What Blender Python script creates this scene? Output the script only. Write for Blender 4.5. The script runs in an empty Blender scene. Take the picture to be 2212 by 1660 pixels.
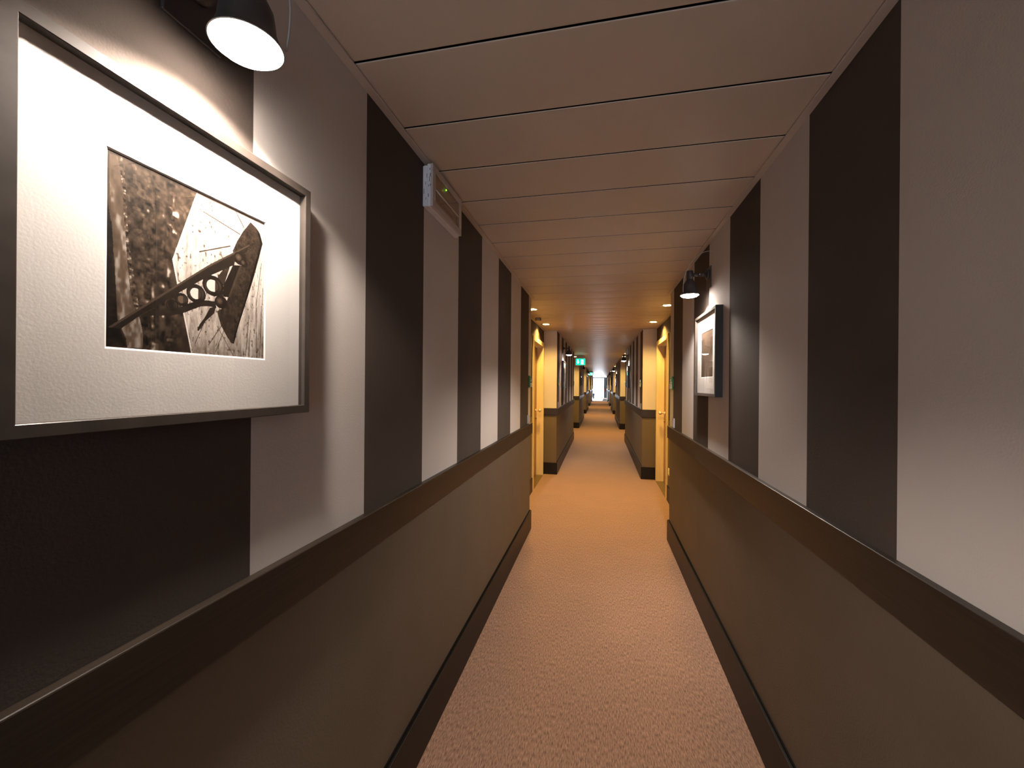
import bpy, bmesh, math, random
import numpy as np
from mathutils import Matrix, Vector
random.seed(4)
SC = bpy.context.scene
C = SC.collection

# ------------------------------------------------------------------ measures (metres)
H = 1.4075                       # camera height
WL, WR = -0.66, 0.6223           # striped walls
RL, RR = -0.868, 0.822           # recessed door walls
OUT = 1.10                       # outer side of the wall blocks
ZC = 2.2485                      # ceiling
ZT = 2.33
STRIPE = 0.3955
PLANK, PLANK0 = 0.2846, 0.9794
SECT = [(-4.9, -3.05), (-0.508, 3.972), (6.47, 10.76), (13.48, 17.6), (20.39, 24.7), (27.7, 31.9), (34.75, 38.8)]
YB, YE = -4.9, 45.0
DY0, DY1, DZ = 5.44, 6.34, 1.975   # door opening
L_LAMP, L_PIC, R_LAMP, R_PIC = 1.063, 1.063, 3.124, 3.079   # offsets from a section's start

# ------------------------------------------------------------------ materials
def mat(name, col, rough=0.6, spec=0.4, metal=0.0, bump=0.0, bscale=200.0, var=0.0, vscale=8.0, stretch=None, coat=0.0, vcol=None):
    m = bpy.data.materials.new(name); m.use_nodes = True
    nt = m.node_tree; b = nt.nodes['Principled BSDF']
    b.inputs['Base Color'].default_value = (*col, 1)
    b.inputs['Roughness'].default_value = rough
    b.inputs['Specular IOR Level'].default_value = spec
    b.inputs['Metallic'].default_value = metal
    b.inputs['Coat Weight'].default_value = coat
    if bump or var:
        tc = nt.nodes.new('ShaderNodeTexCoord'); mp = nt.nodes.new('ShaderNodeMapping')
        nt.links.new(tc.outputs['Object'], mp.inputs['Vector'])
        if stretch: mp.inputs['Scale'].default_value = stretch
    if bump:
        n = nt.nodes.new('ShaderNodeTexNoise'); n.inputs['Scale'].default_value = bscale; n.inputs['Detail'].default_value = 3
        nt.links.new(mp.outputs[0], n.inputs['Vector'])
        bp = nt.nodes.new('ShaderNodeBump'); bp.inputs['Strength'].default_value = bump; bp.inputs['Distance'].default_value = 0.002
        nt.links.new(n.outputs['Fac'], bp.inputs['Height']); nt.links.new(bp.outputs[0], b.inputs['Normal'])
    if var:
        n = nt.nodes.new('ShaderNodeTexNoise'); n.inputs['Scale'].default_value = vscale; n.inputs['Detail'].default_value = 4
        nt.links.new(mp.outputs[0], n.inputs['Vector'])
        mx = nt.nodes.new('ShaderNodeMix'); mx.data_type = 'RGBA'
        c2 = vcol or tuple(c * (1 - var) for c in col)
        mx.inputs['A'].default_value = (*c2, 1); mx.inputs['B'].default_value = (*[min(1, c * (1 + var)) for c in col], 1)
        cr = nt.nodes.new('ShaderNodeMapRange'); cr.inputs['From Min'].default_value = 0.32; cr.inputs['From Max'].default_value = 0.68
        nt.links.new(n.outputs['Fac'], cr.inputs['Value']); nt.links.new(cr.outputs[0], mx.inputs['Factor'])
        nt.links.new(mx.outputs['Result'], b.inputs['Base Color'])
    return m

def emit(name, col, strength):
    m = bpy.data.materials.new(name); m.use_nodes = True; nt = m.node_tree
    nt.nodes.remove(nt.nodes['Principled BSDF'])
    e = nt.nodes.new('ShaderNodeEmission'); e.inputs['Color'].default_value = (*col, 1); e.inputs['Strength'].default_value = strength
    nt.links.new(e.outputs[0], nt.nodes['Material Output'].inputs['Surface'])
    return m

def glass(name, tint=(1, 1, 1), ior=1.5, rough=0.0):
    m = bpy.data.materials.new(name); m.use_nodes = True; nt = m.node_tree
    nt.nodes.remove(nt.nodes['Principled BSDF'])
    t = nt.nodes.new('ShaderNodeBsdfTransparent'); t.inputs['Color'].default_value = (*tint, 1)
    g = nt.nodes.new('ShaderNodeBsdfGlossy'); g.inputs['Roughness'].default_value = rough
    # Fresnel of a thin pane, the same from either face
    ge = nt.nodes.new('ShaderNodeNewGeometry')
    def mth(op, x, y=None):
        n = nt.nodes.new('ShaderNodeMath'); n.operation = op
        for i, q in enumerate((x, y)):
            if q is None: continue
            if isinstance(q, (int, float)): n.inputs[i].default_value = q
            else: nt.links.new(q, n.inputs[i])
        return n.outputs[0]
    dt = nt.nodes.new('ShaderNodeVectorMath'); dt.operation = 'DOT_PRODUCT'
    nt.links.new(ge.outputs['Normal'], dt.inputs[0]); nt.links.new(ge.outputs['Incoming'], dt.inputs[1])
    c = mth('ABSOLUTE', dt.outputs['Value']); f0 = ((ior - 1) / (ior + 1)) ** 2 * 1.8
    f = mth('ADD', mth('MULTIPLY', mth('POWER', mth('SUBTRACT', 1.0, c), 5.0), 1 - f0), f0)
    mx = nt.nodes.new('ShaderNodeMixShader')
    nt.links.new(f, mx.inputs['Fac']); nt.links.new(t.outputs[0], mx.inputs[1]); nt.links.new(g.outputs[0], mx.inputs[2])
    nt.links.new(mx.outputs[0], nt.nodes['Material Output'].inputs['Surface'])
    return m

def vcolmat(name, rough=0.6, spec=0.12):
    m = bpy.data.materials.new(name); m.use_nodes = True; nt = m.node_tree; b = nt.nodes['Principled BSDF']
    a = nt.nodes.new('ShaderNodeAttribute'); a.attribute_name = 'ink'
    nt.links.new(a.outputs['Color'], b.inputs['Base Color'])
    b.inputs['Roughness'].default_value = rough; b.inputs['Specular IOR Level'].default_value = spec
    return m

M = {}
M['light'] = mat('wallpaper light stripe', (.61, .56, .53), .7, .25, bump=.2, bscale=230, var=.025, vscale=3)
M['dark'] = mat('wallpaper dark stripe', (.078, .062, .053), .8, .14, bump=.3, bscale=210, var=.05, vscale=3)
M['dado'] = mat('dado vinyl olive brown', (.125, .096, .068), .6, .3, bump=.45, bscale=170, var=.06, vscale=4)
M['rail'] = mat('dark stained wood rail', (.024, .017, .012), .38, .4, var=.25, vscale=6, stretch=(6, .6, 30))
M['skirt'] = mat('dark brown skirting', (.010, .0075, .006), .42, .22, var=.2, vscale=5, stretch=(6, .6, 20))
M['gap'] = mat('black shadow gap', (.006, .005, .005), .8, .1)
M['plank'] = mat('beige lacquered ceiling panel', (.66, .575, .485), .42, .25, var=.02, vscale=5)
M['backing'] = mat('dark ceiling void', (.03, .026, .022), .9, .1)
M['ctrim'] = mat('beige ceiling edge trim', (.60, .535, .47), .4, .4)
M['maple'] = mat('honey maple door frame', (.72, .58, .34), .38, .4, var=.06, vscale=4, stretch=(8, 8, .7))
M['leaf'] = mat('orange wood door leaf', (.27, .108, .018), .35, .4, var=.12, vscale=4, stretch=(8, 8, .6))
M['thresh'] = mat('olive bronze threshold', (.17, .12, .05), .4, .5, metal=.3)
M['nickel'] = mat('satin nickel', (.9, .84, .72), .25, .6, metal=.6)
M['brass'] = mat('aged lock metal', (.40, .31, .2), .35, .5, metal=1)
M['frame'] = mat('dark bronze frame', (.040, .032, .027), .36, .3, metal=.0, var=.15, vscale=30)
M['mat'] = mat('white picture mount card', (.82, .79, .76), .85, .15, bump=.12, bscale=260)
M['bevel'] = mat('white core of the mount', (.93, .92, .90), .7, .2)
M['ink'] = vcolmat('sepia print')
M['pglass'] = glass('picture glass', ior=1.45)
M['lamp'] = mat('dark grey brown lamp metal', (.050, .044, .042), .45, .4, metal=.2)
M['lampin'] = mat('white lamp inside', (.8, .78, .74), .5, .3)
M['screw'] = mat('bright screw', (.7, .65, .6), .25, .5, metal=1)
M['bulb'] = emit('lit spot bulb', (1, .87, .76), 60)
M['bulboff'] = mat('unlit bulb glass', (.35, .33, .31), .2, .5)
M['cable'] = mat('grey lamp cable', (.42, .38, .35), .4, .4)
M['white'] = mat('aged white plastic', (.80, .78, .82), .4, .4, var=.06, vscale=20)
M['bezel'] = mat('cream plastic bezel', (.56, .50, .46), .4, .4)
M['inner'] = mat('fitting reflector', (.58, .51, .45), .3, .5, var=.1, vscale=10, stretch=(1, .5, 12))
M['cover'] = glass('clear light cover', (.93, .9, .87), 1.35, .05)
M['tube'] = mat('frosted tube', (.60, .55, .50), .35, .4)
M['scuff'] = mat('black scuff', (.02, .02, .025), .7, .2)
M['led'] = emit('green indicator', (.25, 1, .03), 2.2)
M['switchg'] = mat('silver grey switch frame', (.46, .45, .47), .35, .5, metal=.3)
M['switchw'] = mat('cream switch rocker', (.70, .57, .42), .4, .4)
M['greenacr'] = mat('green edged acrylic', (.035, .20, .035), .15, .6)
M['sensor'] = mat('grey sensor face', (.42, .38, .34), .5, .4)
M['dkplastic'] = mat('brown plastic', (.10, .06, .035), .5, .4)
M['chrome'] = mat('downlight ring', (.80, .72, .58), .2, .5, metal=.8)
M['dlens'] = emit('downlight lens', (1, .62, .20), 14)
M['dbulb'] = emit('downlight tubes', (1, .80, .42), 24)
M['signg'] = emit('exit sign green', (.0, .62, .38), 1.35)
M['signw'] = emit('exit sign white', (.80, 1, .94), 1.6)
M['signbox'] = mat('exit sign housing', (.36, .30, .25), .4, .4)
M['acr'] = mat('clear acrylic edge', (.60, .72, .70), .2, .5)
M['alu'] = mat('blue grey aluminium window frame', (.12, .17, .21), .4, .5, metal=.4)
M['wglass'] = glass('window glass', (.95, .98, 1), 1.45)
M['wglassb'] = glass('tinted rear window glass', (.56, .58, .60), 1.45)
M['red'] = mat('red enamel', (.36, .035, .03), .3, .5)
M['black'] = mat('black rubber', (.02, .02, .02), .6, .3)
M['binblue'] = mat('blue grey bin', (.13, .18, .25), .5, .4)

def carpet():
    m = bpy.data.materials.new('beige brown carpet'); m.use_nodes = True; nt = m.node_tree; b = nt.nodes['Principled BSDF']
    b.inputs['Roughness'].default_value = .95; b.inputs['Specular IOR Level'].default_value = .08
    b.inputs['Sheen Weight'].default_value = .25; b.inputs['Sheen Roughness'].default_value = .6
    tc = nt.nodes.new('ShaderNodeTexCoord')
    def noise(sc, det, vec=None):
        mp = nt.nodes.new('ShaderNodeMapping'); nt.links.new(tc.outputs['Object'], mp.inputs['Vector'])
        if vec: mp.inputs['Scale'].default_value = vec
        n = nt.nodes.new('ShaderNodeTexNoise'); n.inputs['Scale'].default_value = sc; n.inputs['Detail'].default_value = det
        nt.links.new(mp.outputs[0], n.inputs['Vector']); return n
    a = noise(230, 4, (1, .2, 1)); c = noise(3.2, 3)
    r = nt.nodes.new('ShaderNodeValToRGB'); r.color_ramp.elements[0].position = .32; r.color_ramp.elements[1].position = .68
    r.color_ramp.elements[0].color = (.138, .072, .045, 1); r.color_ramp.elements[1].color = (.415, .240, .158, 1)
    nt.links.new(a.outputs['Fac'], r.inputs['Fac'])
    mr = nt.nodes.new('ShaderNodeMapRange'); mr.inputs['From Min'].default_value = .3; mr.inputs['From Max'].default_value = .7
    mr.inputs['To Min'].default_value = .96; mr.inputs['To Max'].default_value = 1.04
    nt.links.new(c.outputs['Fac'], mr.inputs['Value'])
    mx = nt.nodes.new('ShaderNodeVectorMath'); mx.operation = 'SCALE'
    nt.links.new(r.outputs[0], mx.inputs[0]); nt.links.new(mr.outputs[0], mx.inputs['Scale'])
    nt.links.new(mx.outputs[0], b.inputs['Base Color'])
    bp = nt.nodes.new('ShaderNodeBump'); bp.inputs['Strength'].default_value = .5; bp.inputs['Distance'].default_value = .003
    nt.links.new(a.outputs['Fac'], bp.inputs['Height']); nt.links.new(bp.outputs[0], b.inputs['Normal'])
    return m
M['carpet'] = carpet()

# ------------------------------------------------------------------ mesh helpers
class MB:
    def __init__(s): s.bm = bmesh.new(); s.ms = []
    def mi(s, m):
        if m not in s.ms: s.ms.append(m)
        return s.ms.index(m)
    def quad(s, pts, m):
        f = s.bm.faces.new([s.bm.verts.new(p) for p in pts]); f.material_index = s.mi(m); return f
    def box(s, lo, hi, m, bev=0.0, seg=2):
        t = bmesh.new()
        bmesh.ops.create_cube(t, size=1)
        for v in t.verts:
            v.co = Vector([(lo[i] + hi[i]) / 2 + v.co[i] * (hi[i] - lo[i]) for i in range(3)])
        if bev: bmesh.ops.bevel(t, geom=list(t.edges) , offset=bev, segments=seg, profile=.5, affect='EDGES')
        s.join(t, m)
    def join(s, t, m, mtx=None, smooth=False):
        i = s.mi(m); mp = {}
        for v in t.verts: mp[v] = s.bm.verts.new(mtx @ v.co if mtx else v.co)
        for f in t.faces:
            g = s.bm.faces.new([mp[v] for v in f.verts]); g.material_index = i; g.smooth = smooth
        t.free()
    def prism(s, poly, axis, a, b, m, bev=0.0):
        """extrude a 2D polygon along an axis: axis 0 -> poly is (y,z), 1 -> (x,z), 2 -> (x,y)"""
        t = bmesh.new()
        def P(p, d): return {0: (d, p[0], p[1]), 1: (p[0], d, p[1]), 2: (p[0], p[1], d)}[axis]
        v0 = [t.verts.new(P(p, a)) for p in poly]; v1 = [t.verts.new(P(p, b)) for p in poly]
        n = len(poly)
        t.faces.new(v0[::-1]); t.faces.new(v1)
        for i in range(n): t.faces.new([v0[i], v0[(i + 1) % n], v1[(i + 1) % n], v1[i]])
        bmesh.ops.recalc_face_normals(t, faces=t.faces[:])
        if bev: bmesh.ops.bevel(t, geom=list(t.edges), offset=bev, segments=1, affect='EDGES')
        s.join(t, m)
    def lathe(s, prof, m, n=32, mtx=None, closed=False):
        """prof: list of (r,z) about local Z"""
        t = bmesh.new(); rings = []
        for r, z in prof:
            if r < 1e-6: rings.append([t.verts.new((0, 0, z))])
            else: rings.append([t.verts.new((r * math.cos(2 * math.pi * k / n), r * math.sin(2 * math.pi * k / n), z)) for k in range(n)])
        for A, B in zip(rings, rings[1:]):
            for k in range(n):
                a0, a1 = A[k % len(A)], A[(k + 1) % len(A)]; b0, b1 = B[k % len(B)], B[(k + 1) % len(B)]
                vs = [v for i, v in enumerate([a0, a1, b1, b0]) if v not in [a0, a1, b1, b0][:i]]
                if len(vs) > 2: t.faces.new(vs)
        bmesh.ops.recalc_face_normals(t, faces=t.faces[:])
        s.join(t, m, mtx, True)
    def tube(s, pts, r, m, n=10):
        pts = [Vector(p) for p in pts]; t = bmesh.new(); rings = []
        for i, p in enumerate(pts):
            d = (pts[min(i + 1, len(pts) - 1)] - pts[max(i - 1, 0)]).normalized()
            u = d.cross(Vector((0, 0, 1)) if abs(d.z) < .9 else Vector((1, 0, 0))).normalized(); w = d.cross(u)
            rr = r[i] if isinstance(r, (list, tuple)) else r
            rings.append([t.verts.new(p + (u * math.cos(2 * math.pi * k / n) + w * math.sin(2 * math.pi * k / n)) * rr) for k in range(n)])
        for A, B in zip(rings, rings[1:]):
            for k in range(n): t.faces.new([A[k], A[(k + 1) % n], B[(k + 1) % n], B[k]])
        t.faces.new(rings[0][::-1]); t.faces.new(rings[-1])
        bmesh.ops.recalc_face_normals(t, faces=t.faces[:])
        s.join(t, m, None, True)
    def build(s, name, parent=None, kind=None, loc=None, smooth_angle=None):
        me = bpy.data.meshes.new(name); s.bm.to_mesh(me); s.bm.free()
        for m in s.ms: me.materials.append(M[m])
        o = bpy.data.objects.new(name, me); C.objects.link(o)
        if parent: o.parent = parent
        if kind: o['kind'] = kind
        if loc: o.location = loc
        if smooth_angle: me.shade_smooth_by_angle = None if False else None
        return o

def thing(name, label, cat, loc=(0, 0, 0), rz=0.0, group=None):
    o = bpy.data.objects.new(name, None); C.objects.link(o); o.empty_display_size = .05
    o.location = loc; o.rotation_euler = (0, 0, rz); o['label'] = label; o['category'] = cat
    if group: o['group'] = group
    return o

def kids(o): return [c for c in bpy.data.objects if c.parent == o]
def copy_tree(o, parent=None):
    c = o.copy(); C.objects.link(c)
    if parent: c.parent = parent
    for ch in kids(o): copy_tree(ch, c)
    return c
def place(o, loc, rz, label):
    o.location = loc; o.rotation_euler = (0, 0, rz); o['label'] = label

# ------------------------------------------------------------------ floor, ceiling
b = MB(); b.box((-OUT, YB, -.06), (OUT, YE + .12, 0), 'carpet'); b.build('floor', kind='structure')

b = MB()
i0 = math.floor((YB - PLANK0) / PLANK) ; i1 = math.ceil((YE - PLANK0) / PLANK)
gap, bow = .0038, .0008
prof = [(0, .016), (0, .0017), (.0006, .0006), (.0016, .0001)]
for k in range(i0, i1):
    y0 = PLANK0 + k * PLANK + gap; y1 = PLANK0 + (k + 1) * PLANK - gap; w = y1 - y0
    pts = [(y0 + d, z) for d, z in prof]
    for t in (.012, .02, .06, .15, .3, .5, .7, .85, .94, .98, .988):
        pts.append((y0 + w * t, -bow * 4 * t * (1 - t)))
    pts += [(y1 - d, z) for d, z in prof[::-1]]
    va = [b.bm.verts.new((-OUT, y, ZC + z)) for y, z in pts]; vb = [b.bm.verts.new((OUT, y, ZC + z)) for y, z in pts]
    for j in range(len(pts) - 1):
        f = b.bm.faces.new([va[j], va[j + 1], vb[j + 1], vb[j]]); f.material_index = b.mi('gap' if max(pts[j][1], pts[j + 1][1]) > .0019 else 'plank'); f.smooth = True  # upper joint faces coloured black, putting the seam's shade into the panel edge
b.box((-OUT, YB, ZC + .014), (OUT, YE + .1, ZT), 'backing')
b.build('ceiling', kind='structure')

# ------------------------------------------------------------------ walls
def wall_block(side, y0, y1, first_stripe):
    """a striped pier block with its two returns"""
    s = -1 if side == 'left' else 1
    x = WL if s < 0 else WR; xo = OUT * s
    zr = .98
    b = MB()
    ys = [y0]; k = 0; cols = []
    y = first_stripe
    while y < y1 - 1e-4:
        yn = min(y + STRIPE, y1)
        a = max(y, y0)
        if yn > a: cols.append((a, yn, 'dark' if k % 2 == 0 else 'light'))
        y += STRIPE; k += 1
    def q(p, m):
        b.quad(p if s < 0 else p[::-1], m)
    for a, c, m in cols:
        q([(x, a, zr), (x, a, ZT), (x, c, ZT), (x, c, zr)][::-1], m)
    q([(x, y0, 0), (x, y0, zr), (x, y1, zr), (x, y1, 0)][::-1], 'dado')
    for yy, fl in ((y0, 1), (y1, -1)):
        for za, zb, m in ((0, zr, 'dado'), (zr, ZT, 'light')):
            p = [(xo, yy, za), (x, yy, za), (x, yy, zb), (xo, yy, zb)]
            q(p if fl > 0 else p[::-1], m)
    q([(xo, y0, 0), (xo, y0, ZT), (xo, y1, ZT), (xo, y1, 0)], 'dado')
    b.quad([(xo, y0, ZT), (xo, y1, ZT), (x, y1, ZT), (x, y0, ZT)], 'dado')
    o = b.build('wall_' + side, kind='structure')
    # chair rail and skirting, returned round both corners
    def band(name, z0, z1, t, m, top=None):
        b = MB(); xi = x - s * 0; xf = x - s * t; xr = RL if s < 0 else RR
        def bx(xa, xb, ya, yb):
            b.box((min(xa, xb), ya, z0), (max(xa, xb), yb, z1), m, bev=.0025)
            if top: b.box((min(xa, xb) + .001, ya + .001, z1 - .0005), (max(xa, xb) - (.006 if s < 0 else .001), yb - .001, z1 + .0012), top)
        e0 = y0 - t; e1 = y1 + t
        b.box((min(xi, xf), e0, z0), (max(xi, xf), e1, z1), m, bev=.0025)
        b.box((min(xr, xi), e0, z0), (max(xr, xi), y0 - .0002, z1), m, bev=.0025)
        b.box((min(xr, xi), y1 + .0002, z0), (max(xr, xi), e1, z1), m, bev=.0025)
        return b.build(name, kind='structure')
    zt = 1.033 if s < 0 else 1.0395
    band('trim_%d' % N['t'], .928, zt, .02, 'rail'); N['t'] += 1
    band('baseboard_' + side, 0, .182, .016, 'skirt')
    # thin black joint where the wall meets the skirting
    b = MB(); xa, xb = x, x - s * .006
    b.box((min(xa, xb), y0, .1815), (max(xa, xb), y1, .1885), 'gap'); b.build('trim_%d' % N['t'], kind='structure'); N['t'] += 1
    # ceiling edge trim
    b = MB(); xa, xb = x, x - s * .0247
    b.box((min(xa, xb), y0 - .02, ZC - .009), (max(xa, xb), y1 + .02, ZC - .0035), 'ctrim', bev=.001)
    for ya, yb in ((y0 - .02, y0), (y1, y1 + .02)):
        xr = RL if s < 0 else RR
        b.box((min(xa, xr), ya, ZC - .009), (max(xa, xr), yb, ZC - .0035), 'ctrim', bev=.001)
    b.build('trim_%d' % N['t'], kind='structure'); N['t'] += 1
N = {'t': 1, 'd': 1}

def recess(side, y0, y1, door=None):
    s = -1 if side == 'left' else 1
    x = RL if s < 0 else RR
    b = MB(); zr = .98
    lo, hi = min(x, OUT * s), max(x, OUT * s)
    spans = [(y0, y1)] if not door else [(y0, door[0] - .03), (door[1] + .03, y1)]
    for a, c in spans:
        b.box((lo, a, 0), (hi, c, zr), 'dado'); b.box((lo, a, zr), (hi, c, ZT), 'dark')
    if door: b.box((lo, door[0] - .03, DZ + .03), (hi, door[1] + .03, ZT), 'dark')
    b.build('wall_' + side, kind='structure')
    spans = [(y0 + .016, y1 - .016)] if not door else [(y0 + .016, door[0] - .078), (door[1] + .078, y1 - .016)]
    xa, xb = x, x - s * .014
    b = MB()
    for a, c in spans: b.box((min(xa, xb), a, 0), (max(xa, xb), c, .182), 'skirt', bev=.002)
    b.build('baseboard_' + side, kind='structure')
    b = MB(); xb = x - s * .0247
    b.box((min(xa, xb), y0, ZC - .009), (max(xa, xb), y1, ZC - .0035), 'ctrim', bev=.001)
    b.build('trim_%d' % N['t'], kind='structure'); N['t'] += 1

for n, (a, c) in enumerate(SECT):
    fl = a if n != 1 else .6794 - 3 * STRIPE
    fr = a if n != 1 else 1.0365 - 4 * STRIPE
    wall_block('left', a, c, fl); wall_block('right', a, c, fr)
for n in range(len(SECT) - 1):
    y0, y1 = SECT[n][1], SECT[n + 1][0]
    d = (DY0, DY1) if n == 1 else None
    recess('left', y0, y1, d); recess('right', y0, y1, d)
recess('left', SECT[-1][1], YE); recess('right', SECT[-1][1], YE)

# ------------------------------------------------------------------ doors of the first recess
def make_door(side):
    s = -1 if side == 'left' else 1
    x = RL if s < 0 else RR
    def bx(b, x0, x1, y0, y1, z0, z1, m, bev=.002):
        b.box((min(x0, x1), y0, z0), (max(x0, x1), y1, z1), m, bev=bev)
    d = bpy.data.objects.new('door_%d' % N['d'], None); C.objects.link(d); N['d'] += 1
    d['kind'] = 'structure'; d.location = (x, (DY0 + DY1) / 2, 0)
    P = Matrix.Translation(-d.location)
    b = MB(); xf = x - s * .014; xb = x + s * .145
    aw = .078
    # architrave
    bx(b, x, xf, DY0 - aw, DY0 + .002, 0, DZ + .072, 'maple', .003); bx(b, x, xf, DY1 - .002, DY1 + aw, 0, DZ + .072, 'maple', .003)
    bx(b, x, xf, DY0, DY1, DZ - .002, DZ + .072, 'maple', .003)
    # inner bead of the architrave
    for y0, y1, z0, z1 in ((DY0 - .016, DY0 - .004, 0, DZ + .012), (DY1 + .004, DY1 + .016, 0, DZ + .012), (DY0 - .016, DY1 + .016, DZ + .004, DZ + .016)):
        bx(b, xf, xf - s * .005, y0, y1, z0, z1, 'maple', .002)
    # lining
    bx(b, x, xb, DY0 - .03, DY0, 0, DZ + .03, 'maple', 0); bx(b, x, xb, DY1, DY1 + .03, 0, DZ + .03, 'maple', 0)
    bx(b, x, xb, DY0, DY1, DZ, DZ + .03, 'maple', 0)
    f = b.build('door_frame', d); f.data.transform(P)
    b = MB(); xl = x + s * .088
    bx(b, xl, xl + s * .04, DY0 + .003, DY1 - .003, .012, DZ - .004, 'leaf', .002)
    lf = b.build('door_leaf', d); lf.data.transform(P)
    b = MB(); bx(b, xf, x + s * .14, DY0, DY1, 0, .010, 'thresh', .003)
    o = b.build('threshold', d); o.data.transform(P)
    ky, kz = 6.235, 1.006
    R = Matrix.Translation((xl, ky, kz)) @ Matrix.Rotation(-s * math.pi / 2, 4, 'Y')   # local z -> away from the leaf
    b = MB()
    b.lathe([(0, 0), (.026, 0), (.026, .005), (.022, .009), (.010, .011), (.009, .04), (.014, .046), (.024, .055), (.0275, .067), (.024, .079), (.014, .086), (0, .088)], 'nickel', 28, R)
    o = b.build('door_knob', lf); o.data.transform(P)
    b = MB(); R2 = Matrix.Translation((xl, ky + .005, kz - .115)) @ Matrix.Rotation(-s * math.pi / 2, 4, 'Y')
    b.lathe([(0, 0), (.020, 0), (.020, .005), (.012, .008), (.010, .018), (0, .02)], 'brass', 20, R2)
    o = b.build('lock_cylinder', lf); o.data.transform(P)
make_door('left'); make_door('right')

# ------------------------------------------------------------------ prints (each a flat sheet with its own ink)
def vnoise(n, cells_u, cells_v, rng):
    g = rng.random((cells_v + 2, cells_u + 2))
    u = np.linspace(0, cells_u, n); v = np.linspace(0, cells_v, n)
    ui = u.astype(int); vi = v.astype(int); fu = u - ui; fv = v - vi
    fu = fu * fu * (3 - 2 * fu); fv = fv * fv * (3 - 2 * fv)
    a = g[np.ix_(vi, ui)]; b2 = g[np.ix_(vi, ui + 1)]; c = g[np.ix_(vi + 1, ui)]; d = g[np.ix_(vi + 1, ui + 1)]
    return (a * (1 - fu) + b2 * fu) * (1 - fv[:, None]) + (c * (1 - fu) + d * fu) * fv[:, None]

def inside(U, V, poly):
    r = np.zeros(U.shape, bool); n = len(poly)
    for i in range(n):
        x1, y1 = poly[i]; x2, y2 = poly[(i + 1) % n]
        if y1 == y2: continue
        c = ((y1 > V) != (y2 > V)) & (U < (x2 - x1) * (V - y1) / (y2 - y1) + x1)
        r ^= c
    return r

def sepia(v):
    v = np.clip(v, 0, 1)[..., None]
    v = v ** 1.5; lo = np.array([.005, .0035, .0025]); mid = np.array([.115, .078, .052]); hi = np.array([.80, .72, .65])
    return np.where(v < .5, lo + (mid - lo) * (v / .5), mid + (hi - mid) * ((v - .5) / .5))

def sheet(name, img, size, parent, x):
    """img: n x n x 3 linear ink, row 0 at the bottom"""
    n = img.shape[0]
    us = np.linspace(-size / 2, size / 2, n)
    vs = np.zeros((n * n, 3)); vs[:, 0] = x; vs[:, 1] = np.tile(us, n); vs[:, 2] = np.repeat(us, n)
    i = np.arange(n * n).reshape(n, n)
    fs = np.stack([i[:-1, :-1], i[:-1, 1:], i[1:, 1:], i[1:, :-1]], -1).reshape(-1, 4)
    me = bpy.data.meshes.new(name); me.from_pydata(vs.tolist(), [], fs.tolist())
    at = me.color_attributes.new('ink', 'FLOAT_COLOR', 'POINT')
    col = np.ones((n * n, 4), np.float32); col[:, :3] = img.reshape(-1, 3)
    at.data.foreach_set('color', col.ravel())
    me.materials.append(M['ink'])
    o = bpy.data.objects.new(name, me); C.objects.link(o); o.parent = parent
    return o

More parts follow.
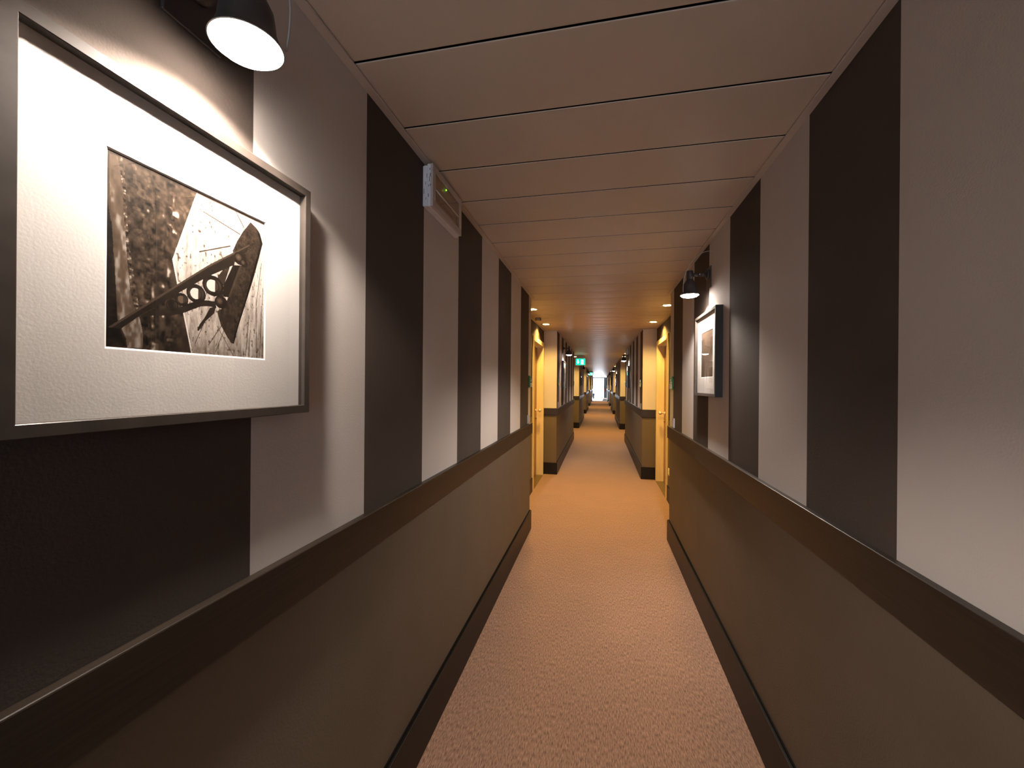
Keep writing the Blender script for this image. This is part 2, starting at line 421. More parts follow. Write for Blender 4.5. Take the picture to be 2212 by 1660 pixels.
def bracket_print(n=430):
    rng = np.random.default_rng(7)
    U, V = np.meshgrid(np.linspace(0, 1000, n), np.linspace(0, 1000, n))
    nz = lambda cu, cv: vnoise(n, cu, cv, rng)
    # blurred hillside
    v = .27 + .28 * (nz(26, 22) - .5) + .26 * (nz(60, 52) - .5) + .12 * (nz(120, 110) - .5)
    v += .10 * (V / 1000 - .35)
    cl = nz(36, 30); m = np.exp(-((U - 215) / 45) ** 2) + np.exp(-((U - 318 + (500 - V) * .04) / 40) ** 2)
    v += np.where(cl > .70, .42 * m * (cl - .70) / .3 * 2, 0) - np.where(cl < .25, .45 * m * (.25 - cl) / .25, 0)
    v += np.where((nz(40, 36) > .8) & (V > 420), .16, 0)
    fog = np.clip((400 - V) / 400, 0, 1) * np.clip((U - 320) / 100, 0, 1); v = v * (1 - .5 * fog) + .30 * .5 * fog
    def put(poly, val, mask=None):
        k = inside(U, V, poly)
        if mask is not None: k &= mask
        v[k] = (val if np.isscalar(val) else val[k])
    dark = .09 + .16 * (nz(22, 14) - .45) + .1 * (nz(60, 60) - .5)
    put([(0, 1000), (16, 966), (8, 792), (22, 628), (34, 421), (43, 283), (50, 151), (92, 8), (0, 0)], dark)
    put([(0, 1000), (40, 1000), (44, 860), (30, 700), (18, 640), (0, 760)], .46 + .18 * (nz(12, 30) - .5))
    st = .62 + .30 * (nz(40, 9) - .5) + .16 * (nz(90, 40) - .5)
    put([(10, 977), (64, 1000), (74, 867), (77, 722), (87, 567), (97, 439), (108, 312), (126, 229), (158, 161), (175, 75), (172, 7), (98, 3), (91, 51), (52, 144), (44, 283), (37, 422), (23, 629), (12, 801)], st)
    fr = .46 + .75 * (nz(64, 74) - .5) + .35 * (nz(110, 130) - .5)
    put([(43, 996), (68, 1002), (84, 850), (92, 685), (103, 543), (122, 417), (141, 305), (153, 212), (133, 215), (112, 306), (98, 418), (87, 552), (76, 708), (67, 863)], fr)
    # pale boards
    gr = nz(70, 10); bd = .86 + .12 * (nz(9, 7) - .5) + .16 * (gr - .5) + .08 * (nz(160, 60) - .5)
    bd -= .10 * np.clip((500 - V) / 500, 0, 1); sp = nz(80, 50); bd -= np.where(sp > .80, 1.6 * (sp - .80), 0) * np.where(U < 640, 1, .6)
    hull = [(478, 1003), (1003, 1003), (1003, -3), (447, -3), (427, 88), (395, 239), (356, 405), (328, 537), (375, 684), (427, 846)]
    put(hull, bd)
    put([(478, 1003), (484, 1003), (336, 538), (436, 88), (452, -3), (447, -3), (427, 88), (328, 537)], .97)
    def line(p, q, w, val):
        p = np.array(p, float); q = np.array(q, float); d = q - p; L = np.hypot(*d); d /= L
        t = (U - p[0]) * d[0] + (V - p[1]) * d[1]; s = np.abs(-(U - p[0]) * d[1] + (V - p[1]) * d[0])
        k = (t > 0) & (t < L) & (s < w); v[k] = np.minimum(v[k], val)
    line((752, 992), (820, 905), 4, .45); line((516, 893), (806, 843), 4, .52); line((493, 633), (714, 741), 4, .42)
    for p, q in (((975, 700), (930, 380)), ((930, 380), (935, 5)), ((990, 520), (965, 10)), ((870, 300), (842, 8)), ((742, 330), (560, 60)), ((690, 220), (610, 20)), ((560, 270), (470, 60)), ((880, 200), (870, 5)), ((620, 190), (742, 4))):
        line(p, q, 2.2, .40)
    for _ in range(46):
        x0, y0 = rng.uniform(420, 990), rng.uniform(10, 970); l = rng.uniform(8, 42); a = rng.uniform(1.2, 1.9)
        if inside(np.array([[x0]]), np.array([[y0]]), hull)[0, 0]: line((x0, y0), (x0 + l * math.cos(a), y0 + l * math.sin(a)), rng.uniform(1, 3), rng.uniform(.3, .6))
    put([(823, 887), (834, 882), (739, 729), (712, 674), (686, 675), (722, 751)], .95)
    # iron parts
    iron = .20 + .20 * (nz(46, 42) - .5) + .16 * (nz(110, 110) - .5)
    put([(876, 964), (927, 941), (959, 913), (985, 845), (948, 716), (913, 596), (883, 505), (849, 405), (784, 217), (747, 86), (733, 87), (694, 126), (647, 197), (618, 286), (665, 317), (706, 403), (801, 634), (745, 646), (733, 718), (765, 790), (809, 868)], iron + .05)
    put([(927, 941), (959, 913), (985, 845), (849, 405), (784, 217), (747, 86), (736, 87), (773, 215), (835, 402), (966, 839), (943, 897)], .07)
    put([(598, 389), (622, 515), (664, 572), (715, 614), (678, 498), (663, 458), (659, 389)], iron + .06)
    put([(735, 619), (801, 634), (706, 394), (659, 389), (665, 467)], .10 + .05 * nz(20, 20))
    put([(789, 632), (807, 634), (712, 395), (699, 392)], .36)
    put([(483, 144), (500, 185), (531, 228), (569, 300), (610, 312), (598, 267), (541, 212), (494, 141)], .13 + .08 * nz(20, 20))
    put([(164, 183), (229, 232), (311, 250), (374, 266), (424, 298), (484, 326), (543, 342), (605, 346), (614, 305), (558, 307), (507, 296), (459, 271), (416, 246), (375, 227), (328, 211), (252, 196)], .16 + .10 * (nz(30, 30) - .5))
    for cx, cy, rx, ry, hole in ((330, 271, 35, 34, .10), (386, 315, 40, 39, .62), (476, 369, 63, 58, .93), (589, 444, 74, 66, .92)):
        d = np.hypot((U - cx) / rx, (V - cy) / ry); v[d < 1] = (.22 + .12 * np.sin(np.arctan2(V - cy, U - cx) * 2 + 1))[d < 1]
        k = (d > .80) & (d < 1); v[k] = .10
        h = np.hypot((U - cx + rx * .05) / (rx * .56), (V - cy) / (ry * .58)); v[h < 1] = hole
        k = (h < 1) & (U > cx + rx * .18); v[k] = .34 if hole > .5 else .2
        k = (h > 1) & (h < 1.14); v[k] = .07
    bar = [(7, 98), (554, 567), (744, 710), (870, 803), (845, 742), (756, 670), (745, 623), (555, 495), (422, 394), (265, 267), (167, 191), (68, 100)]
    put(bar, .15 + .08 * (nz(40, 40) - .5))
    put([(7, 98), (554, 567), (870, 804), (868, 791), (554, 553), (26, 100)], .42)
    for cx, cy, rx, ry in ((791, 678, 52, 44), (823, 655, 32, 28), (647, 350, 46, 42)):
        d = np.hypot((U - cx) / rx, (V - cy) / ry); v[d < 1] = .13
        h = np.hypot((U - cx + rx * .25) / (rx * .5), (V - cy - ry * .15) / (ry * .55)); v[h < 1] = np.maximum(v, .62 - .35 * h)[h < 1]
    v[(V > 988) | (U < 5)] *= .6
    return sepia(v)

def rigging_print(n=110):
    rng = np.random.default_rng(3)
    U, V = np.meshgrid(np.linspace(0, 1000, n), np.linspace(0, 1000, n))
    v = .60 + .05 * (vnoise(n, 14, 14, rng) - .5) - .04 * (V < 380)
    v[(V > 372) & (V < 392)] = .52
    for p, q in (((540, 930), (585, 560)), ((60, 830), (330, 470)), ((330, 470), (420, 380)), ((1000, 700), (760, 470)), ((760, 470), (600, 380))):
        p = np.array(p, float); q = np.array(q, float); d = q - p; L = np.hypot(*d); d /= L
        t = (U - p[0]) * d[0] + (V - p[1]) * d[1]; s = np.abs(-(U - p[0]) * d[1] + (V - p[1]) * d[0])
        v[(t > 0) & (t < L) & (s < 9)] = .36
    return sepia(v) * np.array([.95, .97, 1.0])

def plain_print(seed, tone, n=60):
    rng = np.random.default_rng(seed)
    v = tone + .22 * (vnoise(n, 5, 6, rng) - .5) + .14 * (vnoise(n, 18, 18, rng) - .5)
    return sepia(v)

# ------------------------------------------------------------------ framed pictures (local x points away from the wall, z up from the picture centre)
FS, FD, FW = .483, .037, .0165
def make_picture(label, img):
    t = thing('framed_picture', label, 'picture', group='framed pictures along the corridor')
    b = MB(); o = FS / 2; i = o - FW
    # mitred frame profile with a small rebate
    pr = [(o, 0), (o, FD - .001), (o - .001, FD), (i + .001, FD), (i, FD - .001), (i, .010), (o - .004, .010), (o - .004, 0)]
    for k in range(4):
        a = k * math.pi / 2
        R = Matrix.Rotation(a, 4, 'X')
        tb = bmesh.new()
        A = [tb.verts.new((x, -r, r)) for r, x in pr]; B = [tb.verts.new((x, r, r)) for r, x in pr]
        n = len(pr)
        for j in range(n): tb.faces.new([A[j], A[(j + 1) % n], B[(j + 1) % n], B[j]])
        bmesh.ops.recalc_face_normals(tb, faces=tb.faces[:])
        b.join(tb, 'frame', R)
    b.build('frame', t)
    b = MB(); w = .131; x1, x0 = .0225, .0209; oo = o - .006
    ring = lambda r, x: [(x, -r, -r), (x, r, -r), (x, r, r), (x, -r, r)]
    A, B2 = ring(oo, x1), ring(w + .0025, x1); Cc = ring(w, x0)
    for k in range(4):
        j = (k + 1) % 4
        b.quad([A[k], A[j], B2[j], B2[k]], 'mat'); b.quad([B2[k], B2[j], Cc[j], Cc[k]], 'bevel')
    b.box((.006, -oo, -oo), (x0 - .001, oo, oo), 'mat')
    b.build('picture_mount', t)
    sheet('photo_print', img, 2 * w, t, x0 - .0002)
    b = MB(); b.quad([(.0295, -i - .002, -i - .002), (.0295, i + .002, -i - .002), (.0295, i + .002, i + .002), (.0295, -i - .002, i + .002)], 'pglass')
    b.build('glass_pane', t)
    return t

# ------------------------------------------------------------------ wall lamps (local x away from the wall; z from the plate centre)
def make_lamp(lit, label):
    t = thing('wall_lamp', label, 'lamp', group='spot lamps over the pictures')
    ax = .108
    b = MB(); b.box((0, -.05, -.0625), (.006, .05, .0625), 'lamp', bev=.002)
    b.lathe([(0, 0), (.030, 0), (.030, .008), (.018, .016), (0, .016)], 'lamp', 24, Matrix.Translation((.006, 0, .022)) @ Matrix.Rotation(math.pi / 2, 4, 'Y'))
    b.build('back_plate', t)
    b = MB()
    b.tube([(.018, 0, .022), (.050, 0, .022)], .0125, 'lamp', 16); b.tube([(.055, 0, .022), (ax - .012, 0, .022)], .0105, 'lamp', 16)
    b.tube([(.048, 0, .022), (.058, 0, .022)], .007, 'lamp', 12)
    arm = b.build('arm', t)
    b = MB(); b.tube([(.055, -.014, .022), (.055, .014, .022)], .0042, 'screw', 10); b.build('joint_screw', arm)
    b = MB()
    b.lathe([(0, .047), (.016, .047), (.019, .044), (.019, -.004), (0, -.004)], 'lamp', 28, Matrix.Translation((ax, 0, 0)))
    b.build('lamp_socket', t)
    b = MB()
    outp = [(.018, .0), (.021, -.010), (.029, -.022), (.037, -.038), (.0395, -.055), (.041, -.070), (.046, -.084), (.053, -.097)]
    b.lathe(outp, 'lamp', 40, Matrix.Translation((ax, 0, 0)))
    b.lathe([(r - .0018, z - .0006) for r, z in outp][::-1], 'lampin', 40, Matrix.Translation((ax, 0, 0)))
    b.lathe([(.053, -.097), (.0512, -.0976)], 'lamp', 40, Matrix.Translation((ax, 0, 0)))
    b.build('lamp_shade', t)
    b = MB()
    b.lathe([(.018, -.045), (.030, -.060), (.040, -.080), (.047, -.0935), (.0475, -.099), (.042, -.1045), (.030, -.1085), (.014, -.1105), (0, -.111)], 'bulb' if lit else 'bulboff', 36, Matrix.Translation((ax, 0, 0)))
    b.build('bulb', t)
    b = MB(); pts = []
    P = [Vector(p) for p in ((0, .100, .125), (.075, .085, .155), (.165, .05, .060), (.150, .035, -.085))]
    for k in range(17):
        u = k / 16; pts.append(P[0] * (1 - u) ** 3 + P[1] * 3 * u * (1 - u) ** 2 + P[2] * 3 * u * u * (1 - u) + P[3] * u ** 3)
    b.tube(pts, .0016, 'cable', 8); b.build('cable', t)
    if lit:
        l = bpy.data.lights.new('lamp_beam', 'SPOT'); l.energy = LAMP_W; l.color = (1, .87, .76); l.spot_size = math.radians(146); l.spot_blend = .4
        l.shadow_soft_size = .02
        o = bpy.data.objects.new('lamp_beam', l); C.objects.link(o); o.parent = t; o.location = (ax, 0, -.114)
        o.rotation_euler = (0, math.radians(LAMP_TILT), 0)
    return t
LAMP_W, LAMP_TILT = 48.0, 5.0
ZPIC, ZLAMP = 1.5835, 2.0375
ORD = ['nearest', 'second', 'third', 'fourth', 'fifth', 'sixth']
W_L = lambda k: '%s striped wall section on the left' % ORD[k]
W_R = lambda k: '%s striped wall section on the right' % ORD[k]

PI = math.pi
prints = {}
pl = make_picture('dark framed sepia photo of an iron bracket on white boards, big in front left', bracket_print())
place(pl, (WL, SECT[1][0] + L_PIC, ZPIC), 0, pl['label'])
prr = make_picture('dark framed pale brown photo of sagging ropes, under the lit lamp at right', rigging_print())
place(prr, (WR, SECT[1][0] + R_PIC, ZPIC + .004), PI, prr['label'])
pa = make_picture('', plain_print(11, .42)); pb = make_picture('', plain_print(15, .5))
place(pa, (WL, SECT[2][0] + L_PIC, ZPIC), 0, 'framed picture with white mount on the second striped wall section on the left')
place(pb, (WR, SECT[2][0] + R_PIC, ZPIC), PI, 'framed picture with white mount on the second striped wall section on the right')
for k in range(2, 6):
    o = copy_tree(pa); place(o, (WL, SECT[k + 1][0] + L_PIC, ZPIC), 0, 'small far framed picture on the %s striped wall section on the left' % ORD[k])
    o = copy_tree(pb); place(o, (WR, SECT[k + 1][0] + R_PIC, ZPIC), PI, 'small far framed picture on the %s striped wall section on the right' % ORD[k])

lit = make_lamp(True, ''); off = make_lamp(False, '')
first = {True: True, False: True}
def lamp(on, loc, rz, label):
    o = (lit if on else off)
    if first[on]: first[on] = False
    else: o = copy_tree(o)
    place(o, loc, rz, label)
lamp(True, (WL, SECT[1][0] + L_LAMP, ZLAMP), 0, 'glaring lit spot lamp over the iron bracket picture, top left')
lamp(True, (WR, SECT[1][0] + R_LAMP, ZLAMP), PI, 'dark lit spot lamp above the rope picture, near right wall')
for ch in bpy.data.objects:
    if ch.type == 'LIGHT' and ch.parent and ch.parent.location.x > 0:      # the right-hand lamp hangs plumb
        ch.data = ch.data.copy(); ch.data.energy = 82; ch.rotation_euler = (0, 0, 0)
lamp(True, (WL, SECT[2][0] + L_LAMP, ZLAMP), 0, 'lit spot lamp on the second striped wall section on the left')
lamp(True, (WR, SECT[2][0] + R_LAMP, ZLAMP), PI, 'lit spot lamp on the second striped wall section on the right')
lamp(False, (WL, SECT[3][0] + L_LAMP, ZLAMP), 0, 'unlit black spot lamp just below the nearer green exit sign')
lamp(True, (WR, SECT[3][0] + R_LAMP, ZLAMP), PI, 'lit spot lamp on the third striped wall section on the right')
lamp(True, (WL, SECT[4][0] + L_LAMP, ZLAMP), 0, 'lit spot lamp beside the farther exit sign on the left')
lamp(False, (WR, SECT[4][0] + R_LAMP, ZLAMP), PI, 'unlit spot lamp on the fourth striped wall section on the right')
for k in (4, 5):
    lamp(False, (WL, SECT[k + 1][0] + L_LAMP, ZLAMP), 0, 'tiny unlit spot lamp on the %s striped wall section on the left' % ORD[k])
    lamp(False, (WR, SECT[k + 1][0] + R_LAMP, ZLAMP), PI, 'tiny unlit spot lamp on the %s striped wall section on the right' % ORD[k])

# ------------------------------------------------------------------ emergency lights (local x away from the wall, origin at wall, box centre)
def make_emergency(label):
    t = thing('emergency_light', label, 'emergency light', group='white emergency lights below the ceiling')
    hy, hz = .164, .080
    b = MB()
    b.box((0, -hy + .006, -hz + .004), (.020, hy + .03, hz - .002), 'white', bev=.005, seg=3)
    for x, z, l, a in ((.006, -.03, .02, .3), (.012, .004, .012, .9), (.017, .03, .016, .2), (.014, -.052, .008, 1.2)):
        b.box((x, -hy + .0052, z), (x + .0012, -hy + .0062, z + l), 'scuff')
    b.build('back_box', t)
    b = MB()
    # front hood: open tray with a bezel
    iy, iz = hy - .030, hz - .026
    b.box((.0205, -hy, -hz), (.036, hy, hz), 'white', bev=.004, seg=3)
    for lo, hi in (((.034, -hy, iz), (.0445, hy, hz)), ((.034, -hy, -hz), (.0445, hy, -iz)), ((.034, -hy, -iz), (.0445, -iy, iz)), ((.034, iy, -iz), (.0445, hy, iz))):
        b.box(lo, hi, 'bezel', bev=.0025)
    for x, z, l in ((.030, .012, .018), (.033, .030, .013), (.028, -.006, .006), (.034, -.004, .007), (.026, -.045, .012), (.031, .055, .007)):
        b.box((x, -hy - .0005, z), (x + .0018, -hy + .001, z + l), 'scuff')
    b.build('housing', t)
    b = MB(); b.box((.0362, -iy, -iz), (.037, iy, iz), 'inner')
    for z in (-.022, -.030, -.038): b.box((.037, -iy, z), (.0385, iy, z + .002), 'bezel')
    b.build('reflector', t)
    b = MB(); b.tube([(.041, -iy + .006, -.006), (.041, iy - .006, -.006)], .004, 'tube', 12); b.build('fluorescent_tube', t)
    b = MB()
    for z0, z1 in ((-.045, -.030), (-.012, 0.0), (-.028, -.016)): b.box((.037, iy - .022, z0), (.042, iy - .004, z1), 'switchg', bev=.001)
    b.build('lamp_holder', t)
    b = MB(); b.box((.0426, -iy + .0005, -iz + .0005), (.0434, iy - .0005, iz - .0005), 'cover'); b.build('clear_cover', t)
    b = MB(); b.lathe([(0, 0), (.0036, 0), (.0036, .001), (.002, .0024), (0, .0028)], 'led', 14, Matrix.Translation((.0432, -.026, .041)) @ Matrix.Rotation(PI / 2, 4, 'Y')); b.build('indicator_light', t)
    return t
e1 = make_emergency('white scuffed emergency light high on the left wall below the ceiling')
e1.location = (WL, 1.613, 2.150)
e2 = copy_tree(e1); place(e2, (WR, 9.93, 2.150), PI, 'small far emergency light high on the second right striped wall')

# ------------------------------------------------------------------ downlights
DL_W = 76.0
def make_downlight():
    t = thing('downlight', '', 'ceiling light', group='round amber downlights in the ceiling')
    b = MB()
    b.lathe([(.058, .010), (.060, -.001), (.066, -.0045), (.074, -.004), (.0755, .0005), (.0755, .004)], 'chrome', 40); b.build('trim_ring', t)
    b = MB(); b.lathe([(.0595, .004), (.045, .0), (.025, -.003), (0, -.004)], 'dlens', 32); b.build('lens', t)
    b = MB()
    for a in range(4):
        c, s = math.cos(a * PI / 2 + .4), math.sin(a * PI / 2 + .4)
        b.tube([(c * .012 , s * .012, -.0042), (c * .044, s * .044, -.0022)], .0035, 'dbulb', 8)
    b.build('lamp_tube', t)
    l = bpy.data.lights.new('downlight_beam', 'SPOT'); l.energy = DL_W; l.color = (1, .60, .15); l.spot_size = math.radians(148); l.spot_blend = .6; l.shadow_soft_size = .035
    o = bpy.data.objects.new('downlight_beam', l); C.objects.link(o); o.parent = t; o.location = (0, 0, -.014)
    return t
dl0 = make_downlight(); fd = True
RN = ['recess behind the camera', 'first recess', 'second recess', 'third recess', 'fourth recess', 'fifth recess']
for k in range(1, 6):
    y0 = SECT[k][1]; y1 = SECT[k + 1][0]; mid = (y0 + y1) / 2
    for dy, nf in ((-.62, 'nearer'), (.56, 'farther')):
        for x, sd in ((-.748, 'left'), (.685, 'right')):
            if k == 0 and dy > 0 and False: continue
            o = dl0 if fd else copy_tree(dl0); fd = False
            o.location = (x, mid + dy, ZC); o['label'] = '%s round downlight at the %s of the %s' % (nf, sd, RN[k])

# ------------------------------------------------------------------ small ceiling sensor
t = thing('ceiling_sensor', 'small boxy grey sensor on the ceiling between two left downlights', 'sensor', (-.775, 5.22, ZC))
b = MB(); b.box((-.034, -.02, -.034), (-.026, .02, .001), 'dkplastic', bev=.002); b.box((.026, -.02, -.034), (.034, .02, .001), 'dkplastic', bev=.002)
b.box((-.027, -.018, -.004), (.027, .018, .001), 'dkplastic'); b.build('bracket', t)
b = MB(); b.box((-.0255, -.019, -.033), (.0255, .019, -.0045), 'sensor', bev=.004, seg=3); b.build('sensor_head', t)

# ------------------------------------------------------------------ switches, room signs
def make_switch():
    t = thing('light_switch', '', 'switch', group='square switches above the chair rail')
    b = MB(); o, i = .040, .024
    for lo, hi in (((0, -o, -o), (.011, -i, o)), ((0, i, -o), (.011, o, o)), ((0, -i, -o), (.011, i, -i)), ((0, -i, i), (.011, i, o))): b.box(lo, hi, 'switchg', bev=.0015)
    b.build('switch_frame', t)
    b = MB(); b.prism([(-.0235, -.0235), (.0235, -.0235), (.0235, .0235), (-.0235, .0235)], 0, .001, .0085, 'switchw', bev=.001); b.build('rocker', t)
    return t
sw = make_switch()
place(sw, (WL, 3.835, 1.077), 0, 'square light switch at the far end of the near left wall')
for loc, rz, lb in (((WR, 3.76, 1.084), PI, 'square light switch at the far end of the near right wall'),
                    ((WL, 6.66, 1.082), 0, 'small light switch at the near edge of the second left wall'),
                    ((WR, 6.66, 1.082), PI, 'small light switch at the near edge of the second right wall')):
    o = copy_tree(sw); place(o, loc, rz, lb)

def make_sign():
    t = thing('room_sign', '', 'sign', group='green edged room signs beside the doors')
    b = MB(); b.box((.004, -.05, -.055), (.016, .05, .055), 'greenacr', bev=.0015); b.build('acrylic_plate', t)
    b = MB(); b.box((0, -.03, -.03), (.0045, .03, .03), 'switchg'); b.build('mount', t)
    b = MB(); b.box((.016, -.036, -.052), (.024, .046, -.010), 'switchw', bev=.002); b.box((.016, -.03, .0), (.021, .040, .012), 'switchg', bev=.001); b.build('name_holder', t)
    b = MB(); b.lathe([(0, 0), (.008, 0), (.008, .006), (.004, .009), (0, .009)], 'nickel', 16, Matrix.Translation((.016, .0, .022)) @ Matrix.Rotation(PI / 2, 4, 'Y')); b.build('fixing_knob', t)
    return t
sg = make_sign()
place(sg, (WL, 3.885, 1.431), 0, 'green edged room sign at the far end of the near left wall')
for loc, rz, lb in (((WR, 3.83, 1.427), PI, 'green edged room sign at the far end of the near right wall'),
                    ((WL, 6.66, 1.440), 0, 'room sign at the near edge of the second striped left wall'),
                    ((WR, 6.66, 1.430), PI, 'room sign at the near edge of the second striped right wall'),
                    ((WL, 10.63, 1.435), 0, 'tiny room sign at the far end of the second left wall'),
                    ((WR, 10.63, 1.435), PI, 'tiny room sign at the far end of the second right wall')):
    o = copy_tree(sg); place(o, loc, rz, lb)

t = thing('wall_socket', 'small white socket low on the wall beside the right door', 'socket', (RR, 5.26, .365), PI)
b = MB(); b.box((0, -.04, -.04), (.009, .04, .04), 'switchw', bev=.002); b.build('socket_plate', t)
b = MB(); b.box((.009, -.022, -.022), (.0125, .022, .022), 'white', bev=.001); b.build('socket_insert', t)

# ------------------------------------------------------------------ exit signs
def make_exit():
    t = thing('exit_sign', '', 'sign', group='green exit signs under the ceiling')
    w, z0, z1 = .143, -.288, -.092
    b = MB()
    b.prism([(-.128, -.088), (.128, -.088), (.128, -.055), (.092, -.010), (.05, 0), (-.05, 0), (-.092, -.010), (-.128, -.055)], 1, -.03, .03, 'signbox', bev=.003); b.build('housing', t)
    b = MB(); b.box((-w, -.004, z0), (w, .004, z1 + .006), 'acr', bev=.0015); b.build('panel', t)
    b = MB(); yf = -.0052
    b.box((-w + .008, yf, z0 + .008), (w - .006, -.004, z1 - .002), 'signg'); b.build('sign_face', t)
    b = MB(); y1 = yf - .0012
    zc = (z0 + z1) / 2
    P = lambda pts: b.prism(pts, 1, y1, yf + .0002, 'signw')
    P([(-.086, zc + .072), (-.056, zc + .072), (-.056, zc + .004), (-.030, zc + .004), (-.071, zc - .064), (-.112, zc + .004), (-.086, zc + .004)])
    P([(.008, zc - .066), (.088, zc - .066), (.088, zc + .066), (.008, zc + .066)])
    b.build('arrow_and_door_symbol', t)
    b = MB(); y2 = y1 - .0010
    Q = lambda pts: b.prism(pts, 1, y2, y1 + .0002, 'signg')
    Q([(.040 + .010 * math.cos(a * PI / 5), zc + .046 + .010 * math.sin(a * PI / 5)) for a in range(10)])
    Q([(.032, zc + .030), (.046, zc + .034), (.058, zc + .006), (.062, zc - .010), (.048, zc - .014), (.040, zc + .004)])
    Q([(.056, zc - .006), (.064, zc - .012), (.078, zc - .036), (.070, zc - .056), (.063, zc - .052), (.068, zc - .036)])
    Q([(.048, zc - .008), (.056, zc - .012), (.040, zc - .040), (.020, zc - .046), (.020, zc - .038), (.034, zc - .034)])
    Q([(.034, zc + .028), (.040, zc + .022), (.026, zc + .006), (.018, zc + .012)])
    Q([(.050, zc + .026), (.056, zc + .020), (.074, zc + .016), (.074, zc + .024)])
    b.build('running_figure_symbol', t)
    return t
x1 = make_exit(); place(x1, (-.560, 12.15, ZC), 0, 'nearer green exit sign with down arrow hanging from the ceiling')
x2 = copy_tree(x1); place(x2, (-.556, 26.1, ZC), 0, 'farther smaller green exit sign hanging from the ceiling')

# ------------------------------------------------------------------ glazed end of the corridor
w = bpy.data.objects.new('window_1', None); C.objects.link(w); w['kind'] = 'structure'; w.location = (0, YE, 0)
b = MB()
for x0, x1_ in ((RL, RL + .04), (-.79, -.70), (.39, .47), (RR - .05, RR)): b.box((x0, -.03, 0), (x1_, .03, ZC), 'alu', bev=.003)
b.box((RL, -.032, 2.065), (RR, .032, 2.19), 'alu', bev=.003); b.box((RL, -.03, ZC - .02), (RR, .03, ZT), 'alu'); b.box((RL, -.03, 0), (-.77, .03, .06), 'alu'); b.box((.455, -.03, 0), (RR, .03, .06), 'alu')
b.box((RL, -.02, .02), (-.75, .02, 2.1), 'alu'); b.box((.43, -.02, .02), (RR, .02, 2.1), 'alu')
b.build('window_frame', w)
for x0, x1_, z0, z1 in ((-.70, .39, .02, 2.065), (RL + .05, RR - .05, 2.19, ZC - .02)):
    b = MB(); b.box((x0, -.004, z0), (x1_, .004, z1), 'wglass'); b.build('window_pane', w)
b = MB(); b.tube([(.38, -.03, .98), (.38, -.05, .98), (.38, -.05, 1.2), (.38, -.03, 1.2)], .011, 'alu'); b.build('door_handle', w)

# the other glazed end, behind the camera
w = bpy.data.objects.new('window_2', None); C.objects.link(w); w['kind'] = 'structure'; w.location = (0, YB, 0)
b = MB()
for x0, x1_ in ((WL, WL + .05), (WR - .05, WR)): b.box((x0, -.03, 0), (x1_, .03, ZC), 'alu', bev=.003)
b.box((WL, -.03, ZC - .06), (WR, .03, ZT), 'alu'); b.box((WL, -.03, 0), (WR, .03, .08), 'alu')
b.build('window_frame', w)
b = MB(); b.box((WL + .05, -.004, .08), (WR - .05, .004, ZC - .06), 'wglassb'); b.build('window_pane', w)

# fire extinguisher and bin by the glass
t = thing('fire_extinguisher', 'tiny red fire extinguisher on the right of the bright glass door', 'extinguisher', (.47, YE - .115, .64))
b = MB(); b.lathe([(0, 0), (.06, 0), (.068, .01), (.068, .36), (.055, .40), (.022, .425), (.02, .44), (0, .44)], 'red', 24); b.build('cylinder', t)
b = MB(); b.box((-.02, -.02, .437), (.02, .02, .47), 'black', bev=.003); b.box((-.012, -.09, .468), (.012, .03, .48), 'black', bev=.003); b.build('valve', t)
b = MB(); b.tube([(0, -.02, .455), (-.07, -.05, .43), (-.085, -.03, .3), (-.08, -.02, .12)], .011, 'black'); b.build('hose', t)
b = MB(); b.box((-.03, .06, .1), (.03, .096, .34), 'alu'); b.build('bracket', t)
t = thing('waste_bin', 'tiny blue grey bin standing left of the bright glass door', 'bin', (RL + .19, 43.4, 0))
b = MB(); b.lathe([(0, 0), (.12, 0), (.125, .01), (.15, .46), (.144, .46), (.12, .02), (0, .02)], 'binblue', 28); b.build('body', t)
b = MB(); b.lathe([(.154, .45), (.156, .475), (.09, .52), (0, .53)], 'binblue', 28); b.build('lid', t)

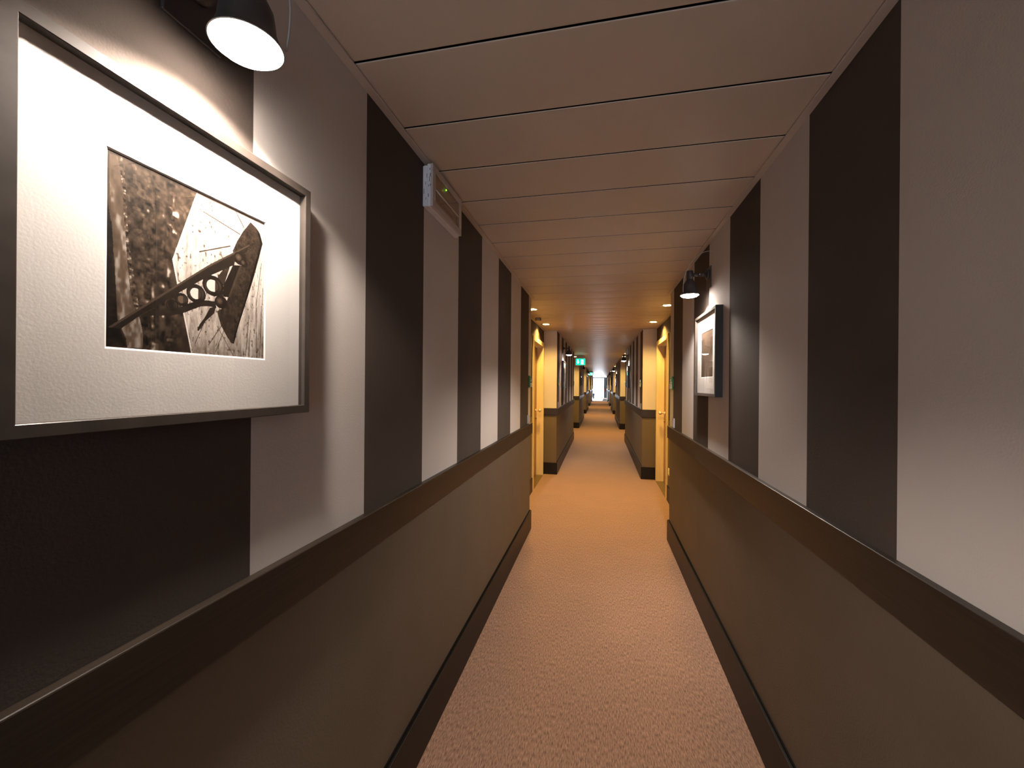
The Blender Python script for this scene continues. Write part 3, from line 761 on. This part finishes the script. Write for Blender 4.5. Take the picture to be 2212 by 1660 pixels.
# ------------------------------------------------------------------ daylight
wd = bpy.data.worlds.new('daylight'); SC.world = wd; wd.use_nodes = True
bg = wd.node_tree.nodes['Background']; bg.inputs['Color'].default_value = (.87, .92, 1, 1); bg.inputs['Strength'].default_value = 28.0
l = bpy.data.lights.new('low_sun', 'SUN'); l.energy = 55; l.angle = math.radians(.55); l.color = (.97, .98, 1)
o = bpy.data.objects.new('low_sun', l); C.objects.link(o); o.location = (0, YE + 8, 4); o.rotation_euler = (-(PI / 2 - math.radians(14.5)), 0, math.radians(-1.5))
l = bpy.data.lights.new('window_portal', 'AREA'); l.shape = 'RECTANGLE'; l.size = RR - RL; l.size_y = 2.2; l.cycles.is_portal = True
o = bpy.data.objects.new('window_portal', l); C.objects.link(o); o.location = ((RL + RR) / 2, YE + .06, 1.12); o.rotation_euler = (-PI / 2, 0, 0)

o2 = o.copy(); C.objects.link(o2); o2.location = ((WL + WR) / 2, YB - .06, 1.12); o2.rotation_euler = (PI / 2, 0, 0)

# ------------------------------------------------------------------ camera
cam = bpy.data.cameras.new('camera'); co = bpy.data.objects.new('camera', cam); C.objects.link(co)
f, yaw, pit, rol = 895.07, math.radians(11.9946), math.radians(-.0163), math.radians(.4631)
cam.sensor_fit = 'HORIZONTAL'; cam.sensor_width = 36; cam.lens = 36 * f / 2212; cam.clip_start = .02; cam.clip_end = 200
F = Vector((-math.sin(yaw) * math.cos(pit), math.cos(yaw) * math.cos(pit), math.sin(pit)))
R0 = F.cross(Vector((0, 0, 1))).normalized(); U0 = R0.cross(F)
Rt = R0 * math.cos(rol) + U0 * math.sin(rol); Up = -R0 * math.sin(rol) + U0 * math.cos(rol)
co.matrix_world = Matrix(((Rt.x, Up.x, -F.x, 0), (Rt.y, Up.y, -F.y, 0), (Rt.z, Up.z, -F.z, H), (0, 0, 0, 1)))
SC.camera = co

vs = SC.view_settings
vs.view_transform = 'Standard'; vs.look = 'None'; vs.gamma = 1; vs.use_curve_mapping = False; vs.exposure = 0.38
SC.cycles.max_bounces = 10; SC.cycles.diffuse_bounces = 6; SC.cycles.glossy_bounces = 4; SC.cycles.transparent_max_bounces = 12
SC.cycles.sample_clamp_indirect = 6
